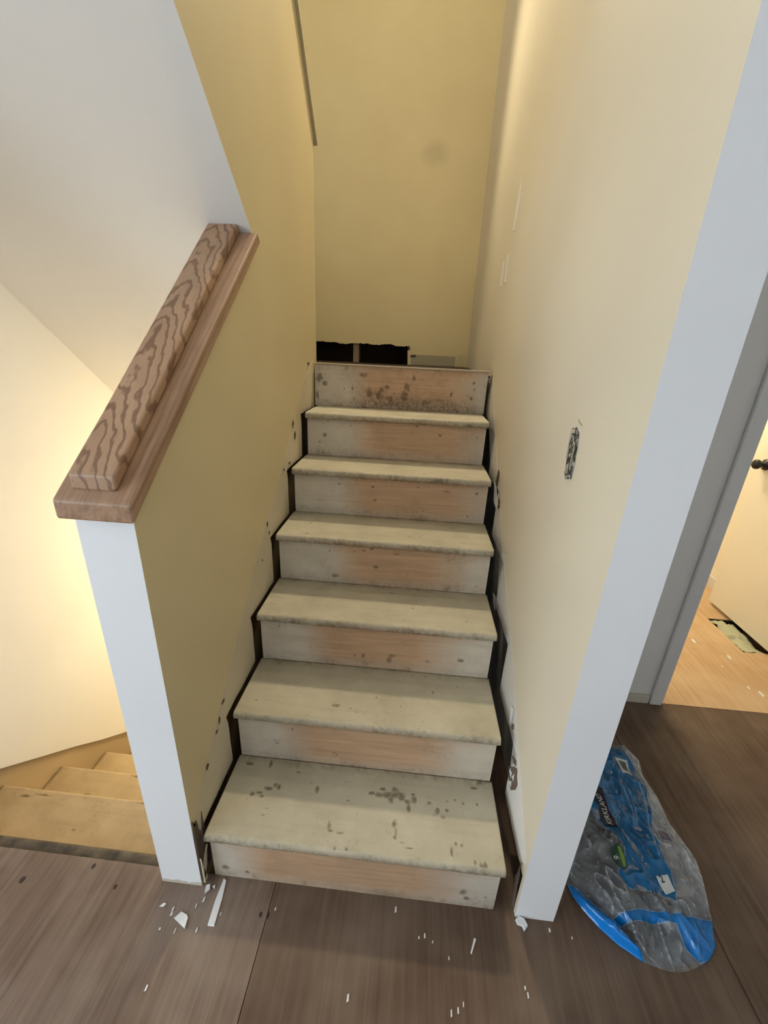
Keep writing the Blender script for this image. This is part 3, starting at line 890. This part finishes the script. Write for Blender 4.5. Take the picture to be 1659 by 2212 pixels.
rail('top_rail', -0.1190, -0.0340, -0.036, 0, 0.0305, 0.0535, M_oak, 0.0045, 0.018)

# ------------------------------------------------------------------ plastic bag
OUTL = [(1.300, 0.572), (1.22, 0.55), (1.13, 0.47), (1.06, 0.36), (1.015, 0.24), (1.000, 0.15), (1.006, 0.085), (1.015, 0.050), (1.034, 0.020), (1.060, -0.012), (1.101, -0.047), (1.146, -0.070)]
OUTR = [(1.385, 0.579), (1.412, 0.515), (1.397, 0.457), (1.408, 0.377), (1.404, 0.285), (1.418, 0.231), (1.426, 0.186), (1.416, 0.137), (1.400, 0.09), (1.378, 0.031), (1.352, -0.024), (1.322, -0.050)]
def samp(P, t):
    d = [0.0]
    for i in range(len(P) - 1):
        d.append(d[-1] + math.dist(P[i], P[i + 1]))
    s = t * d[-1]
    for i in range(len(P) - 1):
        if s <= d[i + 1] + 1e-9:
            u = (s - d[i]) / (d[i + 1] - d[i])
            return (P[i][0] + (P[i + 1][0] - P[i][0]) * u, P[i][1] + (P[i + 1][1] - P[i][1]) * u)
    return P[-1]
BOUND = OUTL + [(1.19, -0.079), (1.26, -0.066)] + OUTR[::-1]
def dist_edge(x, y):
    best = 9
    n = len(BOUND)
    for i in range(n):
        (ax, ay), (bx, by) = BOUND[i], BOUND[(i + 1) % n]
        L2 = (bx - ax) ** 2 + (by - ay) ** 2
        t = max(0, min(1, ((x - ax) * (bx - ax) + (y - ay) * (by - ay)) / L2))
        best = min(best, math.hypot(x - ax - t * (bx - ax), y - ay - t * (by - ay)))
    return best
def seg_d(x, y, P):
    best = 9
    for i in range(len(P) - 1):
        (ax, ay), (bx, by) = P[i], P[i + 1]
        L2 = (bx - ax) ** 2 + (by - ay) ** 2
        t = max(0, min(1, ((x - ax) * (bx - ax) + (y - ay) * (by - ay)) / L2))
        best = min(best, math.hypot(x - ax - t * (bx - ax), y - ay - t * (by - ay)))
    return best
def inside(x, y, P):
    c = False
    n = len(P)
    for i in range(n):
        (ax, ay), (bx, by) = P[i], P[(i + 1) % n]
        if (ay > y) != (by > y) and x < (bx - ax) * (y - ay) / (by - ay) + ax:
            c = not c
    return c
def signed(x, y, P):
    d = seg_d(x, y, P + [P[0]])
    return d if inside(x, y, P) else -d
Z_MAIN = [(1.25, 0.555), (1.353, 0.548), (1.376, 0.467), (1.372, 0.38), (1.336, 0.283), (1.317, 0.225), (1.306, 0.166), (1.313, 0.13), (1.304, 0.079), (1.289, 0.051), (1.242, 0.067), (1.182, 0.071),
          (1.161, 0.08), (1.156, 0.108), (1.187, 0.147), (1.204, 0.174), (1.19, 0.211), (1.17, 0.225), (1.154, 0.243), (1.145, 0.292), (1.12, 0.40), (1.15, 0.47)]
Z_LOW = [(0.99, 0.085), (1.037, 0.068), (1.071, 0.037), (1.105, 0.000), (1.133, -0.030), (1.155, -0.070), (1.13, -0.09), (1.082, -0.075), (1.02, -0.02), (0.985, 0.05)]
Z_RB = [(1.100, 0.005), (1.19, 0.029), (1.248, 0.025), (1.294, 0.022), (1.390, 0.036), (1.360, -0.028), (1.30, -0.065), (1.268, -0.040), (1.262, 0.003), (1.19, 0.003), (1.118, -0.008)]
LOWF = [(1.012, 0.045), (1.05, 0.012), (1.09, -0.022), (1.135, -0.058)]
FLATS = [(1.186, 0.280, 0.045), (1.188, 0.335, 0.045), (1.326, 0.458, 0.045), (1.282, 0.092, 0.035), (1.347, 0.227, 0.035), (1.172, 0.146, 0.035)]
def bagz(x, y):
    d = dist_edge(x, y)
    base = 0.006 + 0.030 * sstep(0.0, 0.085, d)
    big = 0.020 * fbm(x, y, 9.0, 3.0, 2) * sstep(0, 0.05, d)
    r1 = 1 - abs(noise.noise(Vector((x * 26 + y * 8, y * 13 - x * 5, 1.7)))) * 2.2
    r2 = 1 - abs(noise.noise(Vector((x * 50 - y * 18, y * 30 + x * 12, 5.2)))) * 2.2
    cr = 0.011 * max(0, r1) ** 4 + 0.0035 * max(0, r2) ** 4
    e = sstep(0.0, 0.02, d)
    for (fx, fy, fr) in FLATS:
        e *= 0.12 + 0.88 * sstep(fr * 0.6, fr * 1.3, math.hypot(x - fx, (y - fy) * 0.8))
    z = base + big + cr * e
    f = seg_d(x, y, LOWF)
    z += 0.022 * math.exp(-(f / 0.018) ** 2) * sstep(0.0, 0.012, d)
    v = seg_d(x, y, [(1.05, 0.055), (1.09, 0.02), (1.14, -0.03)])
    z -= 0.020 * math.exp(-(v / 0.010) ** 2)
    m = seg_d(x, y, [(1.19, -0.06), (1.21, 0.0)])
    z -= 0.022 * math.exp(-(m / 0.035) ** 2)
    return max(0.0035, z)

def bag_material():
    k = NB('bag_film')
    m = k.attr('marks')
    v = k.coord('Object')
    n1 = k.noise(v, 24, 2, 0.5, 1.2)
    n2 = k.noise(v, 60, 1, 0.5)
    blue = k.mix(k.ramp(n1, [(0.35, 0.0), (0.7, 1.0)]), (0.001, 0.085, 0.225, 1), (0.003, 0.135, 0.32, 1))
    blue = k.mix(m[1], blue, (0.003, 0.19, 0.60, 1))
    clear = (0.58, 0.62, 0.66, 1)
    fac = k.ramp(m[0], [(0.3, 0.0), (0.7, 1.0)])
    c = k.mix(fac, clear, blue)
    c = k.mix(k.math('MULTIPLY', m[2], 0.9), c, k.mix(fac, (0.82, 0.84, 0.86, 1), (0.22, 0.42, 0.66, 1)))
    k.bump(k.math('ADD', n1, k.math('MULTIPLY', n2, 0.25)), 0.35, 0.004)
    k.put(k.b.inputs['Base Color'], c)
    k.b.inputs['Roughness'].default_value = 0.12
    k.b.inputs['Specular IOR Level'].default_value = 0.5
    tr = k.n('ShaderNodeBsdfTransparent')
    tr.inputs[0].default_value = (0.90, 0.92, 0.94, 1)
    mx = k.n('ShaderNodeMixShader')
    op = k.math('ADD', k.math('MULTIPLY', fac, 0.90), k.math('ADD', 0.10, k.math('ADD', k.math('MULTIPLY', m[2], 0.55), k.math('MULTIPLY', k.ramp(n1, [(0.4, 0.0), (0.75, 1.0)]), 0.20))), clamp=True)
    k.put(mx.inputs[0], op)
    k.nt.links.new(tr.outputs[0], mx.inputs[1])
    k.nt.links.new(k.b.outputs[0], mx.inputs[2])
    k.nt.links.new(mx.outputs[0], k.out.inputs['Surface'])
    return k.m
M_bag = bag_material()
bag = empty('plastic_bag', (1.22, 0.25, 0.0))
tag(bag, 'crumpled clear and blue plastic wrap lying on the plywood by the wall end', 'bag')
def bparent(o):
    o.parent = bag
    o.matrix_parent_inverse = bag.matrix_basis.inverted()
    return o
NU, NVV = 110, 190
V, A, F = [], [], []
LINES = [[(1.284, 0.372), (1.286, 0.335), (1.280, 0.288), (1.262, 0.240)], [(1.298, 0.370), (1.298, 0.335), (1.290, 0.288), (1.270, 0.242)]]
ARC = [(1.347, 0.428), (1.350, 0.358), (1.322, 0.278), (1.309, 0.235), (1.296, 0.162)]
for j in range(NVV + 1):
    t = j / NVV
    l, r = samp(OUTL, t), samp(OUTR, t)
    for i in range(NU + 1):
        u = i / NU
        x, y = l[0] + (r[0] - l[0]) * u, l[1] + (r[1] - l[1]) * u
        if t > 0.9:
            y -= 0.022 * math.sin(math.pi * u) * sstep(0.9, 1.0, t)
        z = bagz(x, y)
        wob = 0.010 * fbm(x, y, 18, 8.0)
        bl = max(sstep(-0.006, 0.006, signed(x, y, Z_MAIN) + wob), sstep(-0.004, 0.004, signed(x, y, Z_LOW)), sstep(-0.004, 0.004, signed(x, y, Z_RB)))
        br = max(sstep(-0.004, 0.01, signed(x, y, Z_LOW)), 0.6 * sstep(-0.004, 0.01, signed(x, y, Z_RB)))
        ln = 0.0
        for q in LINES:
            ln = max(ln, 0.7 * (1 - sstep(0.0012, 0.0030, seg_d(x, y, q))))
        ln = max(ln, 0.6 * (1 - sstep(0.0015, 0.0035, seg_d(x, y, ARC))))
        ln = max(ln, 0.28 * (1 - sstep(0.012, 0.030, seg_d(x, y, [(1.218, 0.38), (1.212, 0.27)]))))
        r1 = max(0.0, 1 - abs(noise.noise(Vector((x * 26 + y * 8, y * 13 - x * 5, 1.7)))) * 2.2)
        r2 = max(0.0, 1 - abs(noise.noise(Vector((x * 50 - y * 18, y * 30 + x * 12, 5.2)))) * 2.2)
        milky = 0.50 * sstep(0.55, 0.95, u) * sstep(0.1, 0.35, 1 - t) + 0.45 * max(0.0, fbm(x, y, 12, 6.0, 2) + 0.05)
        ln = max(ln, (0.75 * r1 ** 16 + 0.55 * r2 ** 22 + 0.9 * milky) * (1 - bl), 0.18 * r1 ** 14 * bl)  # pale streaks along the creases: highlights painted into the film colour
        V.append((x, y, z))
        A.append((bl, br, min(1.0, ln)))
for j in range(NVV):
    for i in range(NU):
        a = j * (NU + 1) + i
        F.append((a, a + 1, a + NU + 2, a + NU + 1))
bparent(mesh_obj('film', V, F, M_bag, smooth=True, attr=A))
# lower sheet of the bag lying on the floor
V2 = [(p[0], p[1], 0.0022) for p in BOUND]
M_film2 = NB('bag_back_film')
tr = M_film2.n('ShaderNodeBsdfTransparent')
tr.inputs[0].default_value = (0.72, 0.76, 0.80, 1)
mx = M_film2.n('ShaderNodeMixShader')
M_film2.put(mx.inputs[0], M_film2.math('MULTIPLY', M_film2.noise(M_film2.coord('Object'), 22, 3), 0.35))
M_film2.nt.links.new(tr.outputs[0], mx.inputs[1])
M_film2.done((0.35, 0.40, 0.46, 1), 0.25, 0.5)
M_film2.nt.links.new(M_film2.b.outputs[0], mx.inputs[2])
M_film2.nt.links.new(mx.outputs[0], M_film2.out.inputs['Surface'])
bparent(mesh_obj('back_film', V2, [tuple(range(len(V2)))], M_film2.m))

def flat(name, col, rough=0.35):
    k = NB(name)
    c = k.mix(k.noise(k.coord('Object'), 90, 2), tuple(x * 0.85 for x in col[:3]) + (1,), col)
    return k.done(c, rough, 0.4)
M_pblack = flat('print_black', (0.010, 0.012, 0.022, 1))
M_pred = flat('print_wine', (0.045, 0.008, 0.018, 1))
M_pwhite = flat('print_white', (0.62, 0.66, 0.66, 1))
M_pgreen = flat('print_green', (0.16, 0.30, 0.05, 1))
M_pdgreen = flat('print_dark_green', (0.012, 0.06, 0.035, 1))
M_ppurple = flat('print_purple', (0.075, 0.075, 0.16, 1))
M_pgrey = flat('print_grey', (0.16, 0.19, 0.20, 1))
M_pblue = flat('print_pale_blue', (0.20, 0.36, 0.55, 1))

def decal(name, pts, mat, lift=0.0014, step=0.006):
    bm = bmesh.new()
    vs = [bm.verts.new((x, y, 0)) for x, y in pts]
    bm.faces.new(vs)
    bmesh.ops.triangulate(bm, faces=bm.faces[:])
    for _ in range(5):
        es = [e for e in bm.edges if e.calc_length() > step]
        if not es:
            break
        bmesh.ops.subdivide_edges(bm, edges=es, cuts=1)
        bmesh.ops.triangulate(bm, faces=[f for f in bm.faces if len(f.verts) > 3])
    for v in bm.verts:
        v.co.z = bagz(v.co.x, v.co.y) + lift
    me = bpy.data.meshes.new(name)
    bm.to_mesh(me)
    bm.free()
    me.materials.append(mat)
    o = bpy.data.objects.new(name, me)
    COL.objects.link(o)
    return bparent(o)

def text_decal(name, body, origin, ux, uy, size, mat, lift, shear=0.0, font_scale_x=1.0):
    """lettering laid on the film: ux reading direction, uy letter-up direction (both 2-D)"""
    cu = bpy.data.curves.new(name, 'FONT')
    cu.body = body
    cu.size = 1.0
    cu.shear = shear
    cu.offset = 0.012
    cu.resolution_u = 3
    tmp = bpy.data.objects.new(name + '_tmp', cu)
    COL.objects.link(tmp)
    dg = bpy.context.evaluated_depsgraph_get()
    me = bpy.data.meshes.new_from_object(tmp.evaluated_get(dg))
    bpy.data.objects.remove(tmp)
    for v in me.vertices:
        a, b = v.co.x * size * font_scale_x, v.co.y * size
        x = origin[0] + ux[0] * a + uy[0] * b
        y = origin[1] + ux[1] * a + uy[1] * b
        v.co = (x, y, bagz(x, y) + lift)
    me.materials.clear()
    me.materials.append(mat)
    me.name = name
    o = bpy.data.objects.new(name, me)
    COL.objects.link(o)
    return bparent(o)

decal('logo_patch', [(1.168, 0.236), (1.207, 0.234), (1.211, 0.262), (1.203, 0.292), (1.208, 0.330), (1.212, 0.366), (1.201, 0.372), (1.173, 0.366), (1.170, 0.335), (1.174, 0.300), (1.168, 0.270)], M_pblack, 0.0016)
decal('logo_band', [(1.199, 0.242), (1.205, 0.242), (1.208, 0.262), (1.201, 0.292), (1.206, 0.330), (1.209, 0.360), (1.202, 0.360), (1.200, 0.330), (1.198, 0.292), (1.200, 0.262)], M_pred, 0.0024)
text_decal('brand_lettering', 'KIRKLAND', (1.196, 0.240), (0, 1), (-1, 0), 0.0235, M_pwhite, 0.0034, 0.15, 0.90)
text_decal('script_lettering', 'Signature', (1.228, 0.262), (0, 1), (-1, 0), 0.026, M_pblue, 0.0018, 0.3, 1.0)
decal('barcode_box', [(1.303, 0.486), (1.350, 0.489), (1.345, 0.430), (1.306, 0.428)], M_pwhite, 0.0016)
bc = decal('barcode_panel', [(1.312, 0.478), (1.341, 0.480), (1.338, 0.440), (1.314, 0.439)], M_pgrey, 0.0026)
for i in range(6):
    y = 0.444 + 0.006 * i
    o = decal('bar', [(1.315, y), (1.337, y + 0.0005), (1.337, y + 0.0027), (1.315, y + 0.0022)], M_pdgreen, 0.0036)
decal('green_badge', [(1.172, 0.178), (1.186, 0.179), (1.193, 0.165), (1.192, 0.140), (1.183, 0.118), (1.170, 0.114), (1.157, 0.124), (1.152, 0.145), (1.158, 0.166)], M_pdgreen, 0.0016)
decal('green_leaf', [(1.178, 0.174), (1.187, 0.172), (1.190, 0.150), (1.184, 0.124), (1.175, 0.119), (1.177, 0.145)], M_pgreen, 0.0026)
text_decal('badge_numeral', '9', (1.173, 0.136), (0, 1), (-1, 0), 0.024, M_pwhite, 0.0030)
decal('print_label', [(1.263, 0.110), (1.300, 0.119), (1.298, 0.077), (1.268, 0.066)], M_pwhite, 0.0018)
text_decal('label_numeral', '2', (1.272, 0.096), (1, 0.2), (-0.2, 1), 0.022, M_pblack, 0.0032)
decal('print_frame', [(1.328, 0.250), (1.372, 0.248), (1.366, 0.204), (1.324, 0.207)], flat('print_frame_grey', (0.28, 0.31, 0.38, 1)), 0.0016)
decal('print_panel', [(1.335, 0.243), (1.366, 0.241), (1.361, 0.211), (1.331, 0.213)], M_ppurple, 0.0028)

# ------------------------------------------------------------------ paint chips and splinters on the floor
def chip(name, pts, label, cat='paint chip', z=0.0008, th=0.0022, mat=None, group=None, tilt=0.0):
    n = len(pts)
    cx = sum(p[0] for p in pts) / n
    cy = sum(p[1] for p in pts) / n
    lo = [(x - cx, y - cy, max(0, tilt * (x - cx))) for x, y in pts]
    V = lo + [(x * 0.96, y * 0.96, zz + th) for x, y, zz in lo]
    F = [tuple(range(n)), tuple(range(2 * n - 1, n - 1, -1))] + [(i, (i + 1) % n, n + (i + 1) % n, n + i) for i in range(n)]
    o = mesh_obj(name, V, F, mat or M_chip)
    o.location = (cx, cy, z)
    return tag(o, label, cat, group)
chip('paint_chip', [(-0.056, -0.106), (-0.044, -0.091), (-0.026, -0.096), (-0.020, -0.102), (-0.017, -0.124)], 'white four-sided paint chip lying in front of the partition end')
chip('drywall_strip', [(0.034, -0.006), (0.043, -0.011), (0.050, -0.052), (0.055, -0.112), (0.037, -0.112), (0.033, -0.060)], 'long white drywall strip in front of the bottom riser', 'drywall strip')
chip('paint_chip', [(-0.107, -0.087), (-0.100, -0.078), (-0.092, -0.079), (-0.096, -0.086)], 'small oval white chip just below the partition corner')
chip('drywall_crumb', [(0.843, -0.018), (0.853, -0.012), (0.866, -0.016), (0.872, -0.030), (0.862, -0.040), (0.858, -0.030), (0.846, -0.028)], 'crumpled white drywall crumb at the foot of the right wall', 'drywall crumb', th=0.010)
chip('wood_splinter', [(0.728, -0.066), (0.733, -0.068), (0.718, -0.099), (0.715, -0.097)], 'thin pale splinter on the bare floor before the stairs', 'splinter')
chip('paint_chip', [(-0.006, -0.030), (0.004, -0.026), (0.008, -0.038), (-0.002, -0.048)], 'white chip tucked against the foot of the partition wall', th=0.006)
chip('paint_chip', [(0.012, -0.030), (0.018, -0.026), (0.020, -0.034)], 'tiny white chip between the partition foot and the drywall strip', th=0.004)
FL = [(-0.069, -0.088), (-0.067, -0.098), (0.014, -0.123), (-0.012, -0.075), (0.002, -0.060), (0.060, -0.085), (-0.040, -0.130), (-0.08, -0.13), (0.522, -0.028), (0.600, -0.075), (0.62, -0.085), (0.585, -0.080),
      (0.66, -0.112), (0.689, -0.189), (0.660, -0.206), (0.676, -0.200), (0.844, -0.159), (0.84, -0.147), (0.42, -0.205), (-0.05, -0.235), (0.20, -0.06), (0.985, -0.04), (0.93, -0.03)]
for (x, y) in FL:
    a, b = random.uniform(0.0012, 0.0026), random.uniform(0.003, 0.008)
    chip('paint_fleck', [(x - a, y - b), (x + a, y - b * 0.6), (x + a * 0.7, y + b), (x - a * 0.8, y + b * 0.7)], 'tiny white fleck of paint on the plywood in front of the stairs', 'paint fleck', group='paint flecks on the plywood', th=0.001)
RF = [(2.074, 1.314, .02), (2.185, 1.199, .018), (2.10, 1.119, .008), (2.162, 0.945, .02), (2.13, 0.98, .012)]
for (x, y, s) in RF:
    chip('paint_fleck', [(x - s * .3, y - s), (x + s * .4, y - s * .5), (x + s * .3, y + s), (x - s * .4, y + s * .6)], 'pale smear of plaster on the lit floor by the open door', 'paint fleck', group='plaster smears beyond the doorway', th=0.0008)
